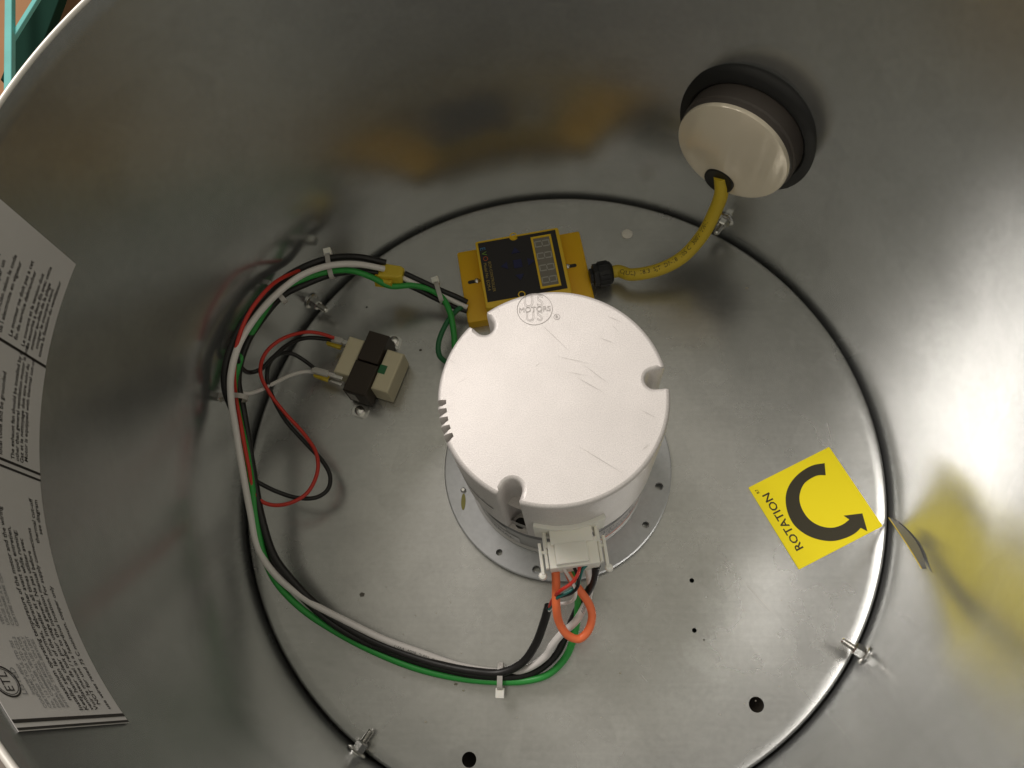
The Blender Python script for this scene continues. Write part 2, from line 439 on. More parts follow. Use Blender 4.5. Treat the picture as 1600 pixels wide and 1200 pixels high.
for p_ in lid.data.polygons:
    if abs(p_.normal.z) > .9995: p_.use_smooth = False
# left hand seam groove, its shade put in as a dark strip on the lid skin
bm = B()
for z0, z1, r_ in ((.452, .462, MR + .0012), ):
    add_grid(bm, [[MC + pol(r_, rad(a), z) for a in range(-196, -121, 3)] for z in (z0, z1)])
obj('seam', bm, M['dark'], lid)
for a0, rin in NOT:
    bm = B(); lathe(bm, [(.0155, 0), (.0155, .0015)], MC + pol(rin + NW + .004, rad(a0), .297), n=20, cap1=True)
    obj('screw_hole', bm, M['dark'], lid)
# dark band under the lid and paper labels round the can
bm = B(); lathe(bm, [(.2692, .215), (.2692, .268)], MC, n=160); obj('band', bm, M['band'], t)
def can_label(a0, a1, z0, z1, r_=.2695):
    b_ = B(); add_grid(b_, [[MC + pol(r_, rad(a0 + (a1 - a0) * i / 20), z) for i in range(21)] for z in (z0, z1)]); return b_
lab = obj('paper_label', can_label(-74, -8, .045, .205), M['paper'], t)
bm = can_label(-74, -8, .062, .076, .2705); obj('stripe', bm, M['orange'], lab)
bm = B()
for k, (z, s) in enumerate(((.175, 'MODEL'), (.15, 'HP 3/4  VOLTS 115'), (.125, 'RPM 300-1750'), (.1, 'THERMALLY PROTECTED'))):
    put(bm, text(s, .026), lambda c, z=z: MC + pol(.2705, rad(-70) + c.x / .27, z + c.y))
obj('print', bm, M['blue'], lab)
lab = obj('paper_label', can_label(-140, -114, .05, .135), M['paper'], t)
bm = B(); put(bm, text('SERIAL', .03), lambda c: MC + pol(.2705, rad(-137) + c.x / .27, .08 + c.y)); obj('print', bm, M['ink'], lab)
lab = obj('paper_label', can_label(-139, -122, .17, .212, .2712), M['paper'], t)
bm = B(); lathe(bm, [(.008, 0), (.008, .006), (.005, .009)], at(724, 766, .036), n=16, cap1=True); obj('screw', bm, M['zinc'], t)
bm = B(); c0 = at(724, 784, .0368)  # yellow-green reflection beside the screw, put in as a coloured ellipse
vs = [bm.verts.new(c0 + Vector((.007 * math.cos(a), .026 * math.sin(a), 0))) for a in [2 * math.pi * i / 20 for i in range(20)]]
bm.faces.new(vs); obj('painted_reflection', bm, M['olive'], t)

# emblem: raised outlines US / MOTORS in a ring
ec = at(835.5, 483, .664); fr = frame(ec, at(848, 482, .664) - at(823, 483.5, .664))
LF = lambda dx, dy, rot=0: (lambda c: fr @ (Matrix.Rotation(rot, 4, 'Z') @ Vector((c.x + dx, c.y + dy, c.z * .7 + .0004))))
bm = B()
ring = [fr @ Vector((.0435 * math.cos(a), .0435 * math.sin(a), .0004)) for a in [2 * math.pi * i / 60 for i in range(61)]]
tube(bm, ring, .0007, 5)
o = obj('emblem', bm, M['emboss'], lid)
bm = B()
for s, x, y, sz, sx in (('U', -.0145, .007, .044, .85), ('S', .014, .007, .044, .85)):
    put(bm, text(s, sz, 'CENTER', .011, sx), LF(x, y - .0))
for s, x, y, sz, sx in (('U', -.012, -.033, .036, .9), ('S', .012, -.033, .036, .9)):
    put(bm, text(s, sz, 'CENTER', .012, sx), LF(x, y + .001))
vf = text('MOTORS', .0195, 'CENTER', .022, 1.0); put(bm, vf, LF(0, -.0075))
put(bm, text('R', .011, 'CENTER', .03), LF(.0535, -.029))
o = obj('lettering', bm, M['emboss'], lid)
bm = B(); q = fr @ Vector((.0535, -.025, 0)); tube(bm, [q + Vector((.0075 * math.cos(a), .0075 * math.sin(a), .0003)) for a in [2 * math.pi * i / 24 for i in range(25)]], .0006, 4); obj('mark_ring', bm, M['emboss'], lid)

# scratches on the lid
def stroke(bm, p0, p1, w, z=.6648):
    a = at(*p0, z); b = at(*p1, z); d = (b - a).normalized(); n = Vector((-d.y, d.x, 0)) * w * .42
    vs = [bm.verts.new(p) for p in (a, a + (b - a) * .4 + n, b, a + (b - a) * .5 - n)]; bm.faces.new(vs)
for p0, p1, w in (((844, 505), (892, 551), .0018), ((900, 589), (945, 614), .002), ((908, 567), (952, 600), .0013), ((900, 695), (981, 744), .0018), ((947, 493), (975, 505), .0013), ((935, 527), (962, 537), .0013),
                  ((1000, 640), (1028, 654), .0013), ((868, 556), (930, 570), .0009), ((955, 507), (968, 519), .0011), ((880, 580), (925, 588), .0009), ((1002, 705), (1012, 694), .001), ((1006, 703), (1016, 692), .0009), ((700, 560), (712, 568), .001), ((778, 480), (782, 489), .001), ((835, 574), (846, 565), .0012), ((712, 600), (735, 588), .0009)):
    bm = B(); stroke(bm, p0, p1, w); obj('scratch', bm, M['scratch'], lid, smooth=False)

# socket on the motor side
A0 = rad(-82.5); ux = Vector((math.cos(A0), math.sin(A0), 0)); tx = Vector((-math.sin(A0), math.cos(A0), 0))
bp = MC + ux * .272 + Vector((0, 0, .33))
fs = frame(bp, tx)            # local x: along the motor side, -y: outwards, z: up
soc = None
bm = B()
add = [[MC + pol(r_, A0 + a, .33 + z) for a in [(-.32 + .64 * i / 16) for i in range(17)]] for r_, z in ((.276, .03), (.286, .03), (.286, .16), (.276, .16))]
for i, row in enumerate(add):
    for j, p in enumerate(row):
        if i in (2, 3): p.z -= .016 * math.cos((j - 8) / 8 * math.pi / 2)
add_grid(bm, add, close_v=True)
obj('socket_bracket', bm, M['nylon'], t)
bm = B()
box(bm, -.053, .053, -.045, .004, .04, .128, fs, .003)
box(bm, -.070, -.061, -.045, .002, .06, .10, fs, .002); box(bm, .060, .069, -.045, .002, .06, .10, fs, .002)
obj('socket', bm, M['nylon'], t)

# ================================================================== WIRE PLUG on the socket
t = plug = thing('wire_plug', fs @ Vector((0, -.04, .03)), 'milky white nylon multi-pin plug pushed onto the motor socket', 'plug')
bm = B()
box(bm, -.062, .062, -.100, -.034, .030, .118, fs, .003)
obj('shell', bm, M['nylon'], t)
bm = B(); box(bm, -.046, .036, -.094, -.042, .1182, .130, fs, .006); obj('raised_panel', bm, M['nylon'], t)
for s in (-1, 1):
    bm = B(); box(bm, s * .068 - .004, s * .068 + .004, -.095, -.015, .07, .098, fs, .002)
    box(bm, s * .081 - .004, s * .081 + .004, -.108, -.030, .07, .096, fs, .002)
    box(bm, min(s * .062, s * .084), max(s * .062, s * .084), -.058, -.050, .074, .092, fs, .001)
    lathe(bm, [(.0001, -.012), (.008, -.009), (.011, 0), (.008, .009), (.0001, .012)], fs @ Vector((s * .083, -.110, .083)), n=14)
    obj('latch', bm, M['nylon'], t)

# ================================================================== WIRES
def path_px(pts, per=10): return spline([inside(*p) for p in pts], per)
WIRES = {}
def wire(name, pts, r, mt, label, cat='wire', parent=None, group=None, n=12):
    P = path_px(pts); bm = B(); tube(bm, P, r * .93, n)
    if parent is not None: o = obj(name, bm, M[mt], parent)
    else: o = obj(name, bm, M[mt], base=P[0]); tag(o, label, cat, group)
    WIRES.setdefault(name, []).append(P); return o, P

w_white, P_white = wire('white_wire', [(918, 886, .37), (922, 905, .32), (917, 938, .24), (901, 969, .235), (878, 990, .205), (863, 1008, .17), (853, 1025, .13), (822, 1045, .08), (782, 1050, .045), (720, 1041, .05), (655, 1019, .075), (600, 999, .085), (540, 970, .09), (480, 938, .10), (432, 900, .12), (404, 858, .14),
    (391, 800, .17), (380, 740, .21), (370, 680, .25, .955), (361, 622, .28, .955), (361, 585, .29, .955), (372, 542, .31, .955), (395, 502, .315, .955), (430, 462, .31, .955), (470, 431, .33), (515, 415, .285), (560, 413, .235), (600, 420, .185)], .0108, 'white', 'long white wire of the harness running from the plug to the yellow connector')
w_jack, P_jack = wire('control_cable_jacket', [(857, 947, .245), (850, 972, .20), (836, 1008, .14), (815, 1036, .10), (782, 1051, .078), (740, 1049, .075), (680, 1037, .07), (620, 1017, .07), (560, 990, .075), (500, 950, .09), (455, 905, .11), (428, 868, .125), (409, 810, .15), (399, 760, .17), (388, 700, .20), (368, 650, .25),
    (352, 605, .26), (356, 560, .28), (383, 500, .29), (423, 452, .29), (470, 420, .275), (515, 404, .25), (560, 402, .20), (603, 411, .165)], .0125, 'black', '', parent=None)
w_jack.name = 'control_cable'; tag(w_jack, 'thick black jacketed control cable with four thin leads fanning out below the plug', 'cable')
ORG[w_jack.name] = Vector(P_jack[0])
for nm, mt, pts in (('red_lead', 'red', [(906, 883, 0.420), (903, 897, 0.420), (893, 911, 0.410), (877, 922, 0.395), (864, 935, 0.325), (858, 950, 0.260)]),
                    ('black_lead', 'black', [(896, 884, 0.415), (902, 899, 0.405), (904, 912, 0.400), (894, 926, 0.370), (873, 933, 0.360), (861, 942, 0.285), (855, 952, 0.255)]),
                    ('teal_lead', 'teal', [(918, 881, 0.420), (910, 890, 0.415), (905, 905, 0.390), (895, 920, 0.375), (874, 932, 0.367), (865, 942, 0.295), (858, 952, 0.260)]),
                    ('white_lead', 'white', [(880, 887, 0.415), (890, 903, 0.395), (899, 920, 0.380), (898, 934, 0.355), (885, 942, 0.295), (870, 944, 0.285), (858, 954, 0.255)])):
    wire(nm, pts, .0046, mt, '', parent=w_jack, n=8)
wire('black_wire', [(932, 884, .37), (925, 912, .31), (903, 950, .20), (887, 985, .145), (868, 1024, .09), (832, 1051, .06), (782, 1058, .06), (700, 1048, .045), (610, 1019, .055), (530, 981, .075), (465, 926, .095), (433, 888, .11), (412, 835, .13), (400, 780, .16), (390, 700, .20), (380, 640, .24), (372, 592, .26),
    (384, 540, .28), (405, 505, .285), (442, 462, .28), (480, 443, .26), (515, 430, .24), (555, 424, .20), (590, 426, .17)], .0115, 'black', 'plain black wire under the white one, from plug to yellow connector')
wire('green_wire', [(897, 886, .36), (902, 915, .29), (903, 950, .215), (899, 985, .165), (885, 1025, .11), (856, 1054, .07), (820, 1064, .055), (782, 1065, .055), (720, 1060, .045), (650, 1044, .045), (580, 1016, .05), (520, 984, .06), (470, 950, .085), (432, 910, .105), (412, 868, .13), (402, 820, .15), (394, 760, .18), (384, 700, .22), (373, 650, .25), (366, 600, .27),
    (380, 550, .285), (402, 505, .295), (440, 455, .285), (480, 434, .27), (515, 424, .255), (550, 423, .215), (580, 433, .185), (610, 447, .15), (645, 446, .125), (670, 452, .105), (690, 464, .095), (703, 488, .09), (709, 520, .07), (712, 552, .04), (722, 575, .02)], .0108, 'green', 'bright green earth wire along the outside of the harness, ending behind the motor')
wire('green_wire', [(726, 476, .06), (712, 487, .07), (696, 508, .08), (685, 538, .075), (687, 556, .06), (698, 566, .04), (715, 572, .02)], .0095, 'dgreen', 'short dark green lead looping from the yellow control box behind the motor')
wire('orange_wire', [(868, 892, .38), (869, 915, .36), (869, 945, .335), (874, 973, .29), (888, 993, .26), (905, 998, .245), (919, 985, .25), (925, 963, .265), (921, 945, .28), (907, 924, .31), (893, 905, .33), (886, 889, .35)], .0118, 'orange', 'bright orange wire bent into a loop below the white plug')
wire('red_wire', [(522, 528, .10), (500, 521, .125), (478, 519, .15), (440, 530, .19), (414, 553, .20), (407, 583, .20), (420, 612, .18), (445, 645, .15), (475, 678, .125), (494, 708, .12), (496, 737, .12), (480, 770, .125), (450, 787, .14), (420, 788, .15), (400, 775, .17), (388, 725, .21), (378, 672, .25), (369, 622, .275), (366, 580, .29, .958), (371, 535, .30, .958), (390, 488, .305, .958), (425, 445, .295, .958), (470, 421, .27)], .0063, 'red', 'thin red wire looping from the transformer into the harness')
wire('transformer_wire', [(520, 531, .085), (480, 528, .11), (452, 537, .14), (425, 560, .17), (407, 577, .19), (390, 582, .21), (376, 572, .24), (370, 550, .27), (376, 525, .28), (392, 494, .285)], .0075, 'black', 'thin black wire from the upper transformer terminals curling up into the harness')
wire('transformer_wire', [(492, 576, .08), (475, 563, .09), (457, 553, .11), (440, 552, .135), (424, 563, .155), (417, 585, .165), (424, 615, .15), (445, 655, .125), (480, 695, .095), (505, 722, .085), (516, 745, .08), (512, 765, .085), (495, 777, .095), (465, 778, .11), (430, 767, .135), (400, 752, .17)], .0072, 'black', 'thin black wire from the lower transformer terminals looping beside the red one')
wire('white_lead_wire', [(494, 581, .075), (475, 581, .08), (455, 586, .10), (430, 598, .14), (403, 611, .19), (385, 615, .22), (370, 610, .25)], .0068, 'white', 'thin white wire from the lower transformer terminals to the harness')
w_pair = wire('feed_wire', [(632, 427, .145), (660, 440, .12), (690, 454, .10), (714, 464, .085), (730, 472, .07)], .0098, 'black', 'short black wire along the top between yellow connector and control box')[0]
wire('feed_wire', [(629, 434, .14), (655, 446, .115), (685, 458, .095), (712, 472, .075), (730, 480, .06)], .0098, 'white', 'short white wire between yellow connector and control box')
wire('feed_wire', [(626, 441, .13), (652, 452, .10), (682, 467, .075), (706, 478, .06), (730, 486, .05)], .0098, 'black', 'short black wire underneath, between yellow connector and control box')

# print along the white wire near the plug: small dark dashes
def tube_text(P, body, size, r, start, ang, flip=False):
    fr_ = frames(P); L = [0]
    for i in range(1, len(P)): L.append(L[-1] + (P[i] - P[i - 1]).length)
    b_ = B(); vf = text(body, size)
    def fn(c):
        s = start + c.x; i = 0
        while i < len(L) - 2 and L[i + 1] < s: i += 1
        k = max(0, min(1, (s - L[i]) / max(L[i + 1] - L[i], 1e-6)))
        p = fr_[i][0].lerp(fr_[i + 1][0], k); u = fr_[i][2].lerp(fr_[i + 1][2], k).normalized(); v = fr_[i][3].lerp(fr_[i + 1][3], k).normalized()
        a = ang + (c.y - size * .35) / r * (1 if flip else -1)
        return p + (u * math.cos(a) + v * math.sin(a)) * (r + .0006)
    put(b_, vf, fn); return b_

# ------------------------------------------------------------------ yellow push-in connector
pc = at(611, 428, .155); fc = frame(pc, at(634, 437, .14) - at(590, 422, .175), (0.1, .25, 1))
t = thing('wire_connector', pc, 'bright yellow push-in wire connector in the harness left of the control box', 'wire connector')
bm = B(); prism(bm, [(-.038, -.030), (.030, -.026), (.042, -.018), (.042, .018), (.030, .026), (-.038, .030)], -.018, .018, fc, .005); obj('shell', bm, M['yconn'], t, smooth=False)
bm = B(); box(bm, -.048, -.0385, -.026, .026, -.015, .013, fc, .002); obj('collar', bm, M['ybox'], t, smooth=False)
bm = B(); box(bm, -.045, .012, -.046, -.031, -.020, .006, fc, .004); obj('side_port', bm, M['ycable'], t, smooth=False)

# ------------------------------------------------------------------ cable ties
def tie(px, py, z, dirx, diry, half, head, label):
    """strap ring round the bundle: crosses the bundle along (dirx, diry) in plan"""
    c = inside(px, py, z, .985); x = Vector((dirx, diry, 0)).normalized(); tan = Vector((-x.y, x.x, 0)); f_ = frame(c, x, tan)
    t_ = thing('cable_tie', c, label, 'cable tie', 'cable ties round the wire harness')
    b_ = B(); n = 28; rows = []
    for i in range(n):
        a = 2 * math.pi * i / n
        ex = math.copysign(abs(math.cos(a)) ** .7, math.cos(a)) * half; ey = math.copysign(abs(math.sin(a)) ** .8, math.sin(a)) * .020
        nrm = Vector((math.cos(a), math.sin(a) * 1.5, 0)).normalized()
        rows.append([f_ @ (Vector((ex, ey, 0)) + nrm * dr + Vector((0, 0, w))) for dr, w in ((0, -.0075), (.0035, -.0075), (.0035, .0075), (0, .0075))])
    add_grid(b_, rows, close_u=True, close_v=True); obj('strap', b_, M['tie'], t_)
    b_ = B(); s = head; box(b_, -.013, .013, -.012, .012, -.012, .012, f_ @ Matrix.Translation((s * (half + .009), .002, 0)), .003)
    obj('head', b_, M['nylon'], t_, smooth=False)
    return t_
tie(782, 1057, .062, .02, 1, .034, -1, 'white cable tie at the bottom of the harness, in front of the motor')
tie(364, 621, .275, 1, -.05, .042, -1, 'white cable tie on the left of the harness, against the housing wall')
tie(432, 456, .293, .55, -.62, .046, -1, 'white cable tie at the upper left bend of the harness above a bolt')
tie(516, 416, .25, .25, -1, .043, -1, 'white cable tie at the top of the harness left of the yellow connector')
tie(686, 457, .095, .32, -1, .036, -1, 'faint white cable tie between the yellow connector and the control box')

# ================================================================== CONTROL BOX
ZT = .10; ZE = .045
pT = [at(742, 378, ZT), at(872, 355, ZT), at(757, 482, ZT)]
xdir = (pT[1] - pT[0]).normalized(); ydir = Vector((-xdir.y, xdir.x, 0))
oC = pT[0].copy(); oC.z = 0
fb = frame(oC, xdir)
e = [fb.inverted() @ at(px, py, ZE) for px, py in ((714, 396), (727, 493), (903, 364), (921, 455))]
bw = (pT[1] - pT[0]).length; bd = .262
t = ctl = thing('control_box', fb @ Vector((bw / 2, -bd / 2, 0)), 'yellow control box with black face and four digit display behind the motor', 'control box')
bm = B(); prism(bm, rrect(e[0].x, e[2].x + .006, -.275, e[0].y + .004, .008), .001, ZE, fb, .004); obj('base', bm, M['ybox'], t)
pts = rrect(0, bw, -bd, 0, .008)
bm = B(); prism(bm, pts, ZE, ZT, fb, .003); obj('case', bm, M['ybox_light'], t)
k = .009
bm = B(); prism(bm, [(k, -bd + .022), (bw - .012, -bd + .022), (bw - .012, -k), (bw * .49, -k)] + [(bw * .46 + .015 * math.cos(a), -k - .013 * math.sin(a)) for a in [math.pi * i / 8 for i in range(9)]] + [(k, -k)], ZT, ZT + .0015, fb)
face = obj('face_plate', bm, M['face'], t, smooth=False)
bm = B(); lathe(bm, [(.0125, .0005), (.0125, .003), (.009, .003), (.009, .0005)], fb @ Vector((bw * .46, -.004, ZT)), n=20); obj('screw_boss', bm, M['ybox_light'], t)
bm = B(); lathe(bm, [(.0125, .0005), (.0125, .003), (.009, .003), (.009, .0005)], fb @ Vector((bw * .43, -bd + .028, ZT)), n=20); obj('screw_boss', bm, M['ybox_light'], t)
# display
dx0, dx1, dy0, dy1 = bw * .655, bw * .895, -bd * .865, -.024
bm = B()
for a, b_, c, d in ((dx0, dx1, dy0, dy0 + .007), (dx0, dx1, dy1 - .007, dy1), (dx0, dx0 + .007, dy0 + .007, dy1 - .007), (dx1 - .007, dx1, dy0 + .007, dy1 - .007)):
    box(bm, a, b_, c, d, ZT + .001, ZT + .005, fb)
dsp = obj('display_frame', bm, M['ybox_light'], t, smooth=False)
bm = B(); box(bm, dx0 + .0072, dx1 - .0072, dy0 + .0072, dy1 - .0072, ZT + .001, ZT + .0028, fb); win = obj('display', bm, M['lcd'], t, smooth=False)
cx = (dx0 + dx1) / 2
for i in range(4):
    cy = dy1 - .007 - (dy1 - dy0 - .014) * (i + .5) / 4
    bm = B()
    hw, hh, th = .0215, .0125, .0042                       # digit lies on its side
    for x0, x1, y0, y1 in ((-hw, -.002, hh - th, hh), (.002, hw, hh - th, hh), (-hw, -.002, -hh, -hh + th), (.002, hw, -hh, -hh + th), (-hw - th, -hw - .0006, -hh + .001, hh - .001), (hw + .0006, hw + th, -hh + .001, hh - .001), (-.0018, .0018, -hh + th + .001, hh - th - .001)):
        box(bm, cx + x0, cx + x1, cy + y0, cy + y1, ZT + .0029, ZT + .0036, fb)
    obj('digit', bm, M['seg'], win, smooth=False)
# buttons and print (text reads down the face)
def face_text(s, size, x, y, mt):
    b_ = B(); put(b_, text(s, size), lambda c: fb @ Vector((x + c.y, y - c.x, ZT + .0021))); obj('print', b_, M[mt], face, smooth=False)
for s, mt, i in (('E', 'lblue', 0), ('V', 'lgreen', 1), ('O', 'lorange', 2)): face_text(s, .025, .014 + .002 * i, -.028 - .018 * i, mt)
face_text('ECM CONTROLLER', .0135, .033, -.088, 'yprint'); face_text('Model No. ECM-4', .0145, .017, -.090, 'yprint')
bx, by = bw * .45, -bd * .44
for (x0, y0, hw, hh) in ((bx, by, .0145, .016),):
    bm = B(); box(bm, x0 - hw, x0 + hw, y0 - hh, y0 + hh, ZT + .0016, ZT + .003, fb, .0008); obj('button', bm, M['blue'], t, smooth=False)
for ddx, ddy in ((.045, 0), (-.045, 0), (0, .052), (0, -.052)):
    d = Vector((ddx, ddy, 0)).normalized(); n_ = Vector((-d.y, d.x, 0)); c = Vector((bx + ddx, by + ddy, 0))
    bm = B(); prism(bm, [tuple((c + d * .013)[:2]), tuple((c - d * .010 + n_ * .015)[:2]), tuple((c - d * .010 - n_ * .015)[:2])], ZT + .0016, ZT + .003, fb); obj('button', bm, M['blue'], t, smooth=False)
# ear screws
for px, py, sgn in ((741, 440, -1), (891, 416, 1)):
    c = fb.inverted() @ at(px, py, ZE)
    bm = B(); prism(bm, rrect(c.x - .022, c.x + .022, c.y - .0065, c.y + .0065, .006), ZE + .0004, ZE + .0012, fb); slot = obj('screw_slot', bm, M['dark'], t, smooth=False)
    bm = B(); lathe(bm, [(.0095, .001), (.0095, .004), (.006, .0075), (.0012, .0085)], fb @ Vector((c.x - sgn * .010, c.y, ZE)), n=14, cap1=True); obj('screw', bm, M['zinc'], t)
# cable gland
g0 = fb.inverted() @ at(916, 433, .06); gz = .062
ga = frame(fb @ Vector((e[2].x + .004, g0.y, gz)), ydir, xdir)
gp = fb @ Vector((e[2].x + .004, g0.y, gz))
bm = B(); lathe(bm, [(.026, 0), (.026, .012), (.040, .0125), (.040, .030)], gp, xdir, n=6, cap0=True); lathe(bm, [(.041, .030), (.041, .062), (.038, .072), (.030, .078), (.019, .080)], gp, xdir, n=28)
obj('cable_gland', bm, M['rubber'], t)
bm = B()
for i in range(14):
    a = 2 * math.pi * i / 14; c = gp + xdir * .046 + (ydir * math.cos(a) + Vector((0, 0, 1)) * math.sin(a)) * .041
    lathe(bm, [(.003, -.014), (.003, .018)], c, xdir, n=6, cap0=True, cap1=True)
obj('gland_ribs', bm, M['rubber'], t)

# ================================================================== WALL GROMMET, PLUG AND YELLOW CABLE
ga_ = rad(56.2); gn = Vector((-math.cos(ga_), -math.sin(ga_), 0)); gc = pol(RW, ga_, .532)
t = thing('grommet', gc, 'black rubber grommet ring high on the housing wall at upper right', 'grommet')
bm = B()
lathe(bm, [(.172, -.03), (.173, .010), (.176, .022), (.183, .026), (.208, .022), (.222, .014), (.226, .006), (.227, -.03)], gc, gn, n=72)
obj('ring', bm, M['rubber'], t)
t = thing('tube_plug', gc + gn * .06, 'cream coloured round pipe plug held in the black grommet', 'pipe plug')
pn = gn; pcn = gc + gn * .104
hq = onplane(1127, 277, pcn, pn); u_ = pn.orthogonal()
bm = B()
fz = frame(pcn, Vector((0, 0, 1)).cross(pn), pn); hl = fz.inverted() @ hq
RP = .170; RD = .163
dome = lambda r_: .020 * (1 - (r_ / RD) ** 2)
prof = [(.0008 + RD * k_ / 14, dome(RD * k_ / 14)) for k_ in range(15)][::-1]
bm = B(); lathe(bm, [(RP, -.014), (RP, -.006), (RP - .002, -.0015)] + prof, pcn, pn, n=96, cap1=True)
obj('cap', bm, M['cap'], t)
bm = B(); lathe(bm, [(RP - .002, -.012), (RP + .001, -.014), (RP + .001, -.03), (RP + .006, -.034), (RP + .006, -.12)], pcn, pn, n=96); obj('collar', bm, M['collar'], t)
tp = dome(math.hypot(hl.x, hl.y) - .045) + .0015
bm = B(); lathe(bm, [(.047, -.03), (.047, tp - .001), (.045, tp), (.041, tp), (.039, tp - .0014), (.0005, tp - .0014)], (hl.x, hl.y, 0), n=32)  # flat black floor stands for the shade inside the hole
for v in bm.verts: v.co = fz @ v.co
obj('bushing', bm, M['rubber'], t)
bm = B(); q = onplane(1188, 294, pcn, pn); lathe(bm, [(.005, 0), (.004, .004)], q, pn, n=10, cap1=True); obj('rivet', bm, M['zinc'], t)

cst = gp + xdir * .07
hin = fz @ Vector((hl.x, hl.y + .012, dome(math.hypot(hl.x, hl.y) - .045) - .010)); hout = fz @ Vector((hl.x, hl.y, .01))
P = spline([cst, gp + xdir * .10, at(985, 429, .075), at(1030, 421, .10), at(1066, 402, .14), at(1097, 368, .21), at(1115, 335, .29), at(1127, 302, .375), hin], 10)
bm = B(); tube(bm, P, .0212, 20)
o = obj('power_cable', bm, M['ycable'], base=cst); tag(o, 'yellow power cable curving from the control box to the wall plug', 'cable')
b_ = tube_text(P, 'C(UL)  18/3  SJT  DF-18  105 C  300V  VW-1', .0205, .0212, .045, rad(18)); pr = obj('print', b_, M['ink'], o)
b_ = tube_text(P_white, '18 AWG  600V', .0135, .0108, .10, rad(30)); obj('print', b_, M['greyink'], w_white)
b_ = tube_text(P_white, 'AWM 1015  18 AWG  105 C  600V  VW-1', .013, .0108, .62, rad(30)); obj('print', b_, M['greyink'], w_white)

# ================================================================== TRANSFORMER
z0 = .0; zt = .115
ca = at(592, 522, zt); cb = at(553, 611, zt)
xa = (cb - ca).normalized(); cen = (ca + cb) / 2; cen.z = 0
ft = frame(cen, xa); LL = (cb - ca).length / 2 + .004
t = tr = thing('transformer', cen, 'small cream and black transformer screwed to the plate at left', 'transformer')
bm = B()
box(bm, -LL, -.004, -.036, .036, .012, zt, ft, .003); box(bm, .000, LL, -.040, .040, .012, zt - .004, ft, .003)
core = obj('core', bm, M['core'], t, smooth=False)
bm = B()
for i in range(9):
    y = -.034 + i * .0085; box(bm, LL, LL + .0012, y - .003, y + .003, .016, zt - .01, ft)
obj('laminations', bm, M['core'], core, smooth=False)
bm = B(); box(bm, LL + .0013, LL + .0022, -.030, -.002, .030, .090, ft); obj('paper_label', bm, M['lcd'], core, smooth=False)
bm = B(); box(bm, -.075, .058, -.098, -.0405, .02, zt - .012, ft, .006); obj('bobbin', bm, M['bobbin'], t, smooth=False)
bm = B(); box(bm, -.070, .074, .0405, .100, .008, zt - .016, ft, .006); obj('bobbin', bm, M['bobbin'], t, smooth=False)
bm = B(); box(bm, -.012, .018, .042, .066, zt - .0158, zt - .0146, ft); obj('green_dot', bm, M['dgreen'], t, smooth=False)
for s in (-1, 1):
    bm = B(); c = Vector(((LL + .022) * s, .018 * -s if s < 0 else .004, 0))
    prism(bm, rrect(c.x - .024, c.x + .024, c.y - .026, c.y + .026, .016), .0005, .007, ft); foot = obj('foot', bm, M['zinc'], t)
    bm = B(); lathe(bm, [(.016, .0072), (.016, .016), (.010, .021), (.002, .0225)], ft @ Vector((c.x + .004 * s, c.y, 0)), n=16, cap1=True); obj('screw', bm, M['zinc'], foot)
# spade terminals in clear sleeves
for (p0, p1, zz) in (((514, 528), (548, 537), .085), ((514, 535), (546, 546), .06), ((490, 578), (527, 588), .08), ((494, 585), (526, 597), .055)):
    a = at(*p0, zz); b2 = at(*p1, zz); d = (b2 - a).normalized(); f_ = frame(a, d); Lq = (b2 - a).length
    bm = B(); prism(bm, rrect(-.006, Lq * .62, -.0105, .0105, .004), -.007, .007, f_, .003)
    clear = zz > .07
    tm = obj('terminal', bm, M['nylon_clear'] if clear else M['yconn'], t)
    bm = B(); box(bm, Lq * .55, Lq + .02, -.007, .007, -.002, .003, f_, .001); obj('spade', bm, M['zinc'], tm, smooth=False)

# ================================================================== BOLTS THROUGH THE WALL
def make_bolt(base, d, label, roll=0):
    t_ = thing('hex_bolt', base, label, 'bolt', 'bolts holding the plate to the wall')
    b_ = B(); lathe(b_, [(.030, .0), (.030, .004), (.026, .007), (.012, .0075)], base, d, n=28, cap0=True); obj('washer', b_, M['zinc'], t_)
    b_ = B(); lathe(b_, [(.0195, .0075), (.0195, .030), (.016, .034)], base, d, n=6, cap1=True, phase=roll); obj('nut', b_, M['zinc'], t_, smooth=False)
    b_ = B(); prof_ = [(.009, .0)]
    for i in range(12): prof_ += [(.0078, .034 + i * .0028), (.0100, .0354 + i * .0028)]
    prof_.append((.007, .070)); lathe(b_, prof_, base, d, n=16, cap1=True); obj('thread', b_, M['zinc'], t_, smooth=False)
for px, py, lb, rl in ((1352, 1024, 'shiny bolt on the wall at lower right, below the yellow rotation sticker', .2), (556, 1176, 'bolt at the bottom edge of the photo by the dark plate gap', .4),
                       (486, 470, 'bolt in the dark corner under the upper left bend of the harness', .1), (1135, 342, 'bolt half hidden behind the yellow cable at upper right', .5)):
    d = Vector(ray(px, py)); C3 = Vector(CC)
    a = d.x ** 2 + d.y ** 2; b1 = C3.x * d.x + C3.y * d.y; c1 = C3.x ** 2 + C3.y ** 2 - RW ** 2
    s_ = (-b1 + math.sqrt(b1 * b1 - a * c1)) / a; p = C3 + d * s_
    p.z = max(p.z, .035) if py < 600 else max(p.z, .0)
    nrm = Vector((-p.x, -p.y, 0)).normalized(); p = p + nrm * .001
    make_bolt(p, nrm, lb, rl)

# ================================================================== ROTATION STICKER
cn = [at(1297, 697, 0), at(1379, 824, 0), at(1247, 890, 0), at(1168, 762, 0)]
xa = (cn[2] - cn[1]); ctr = sum(cn, Vector()) / 4
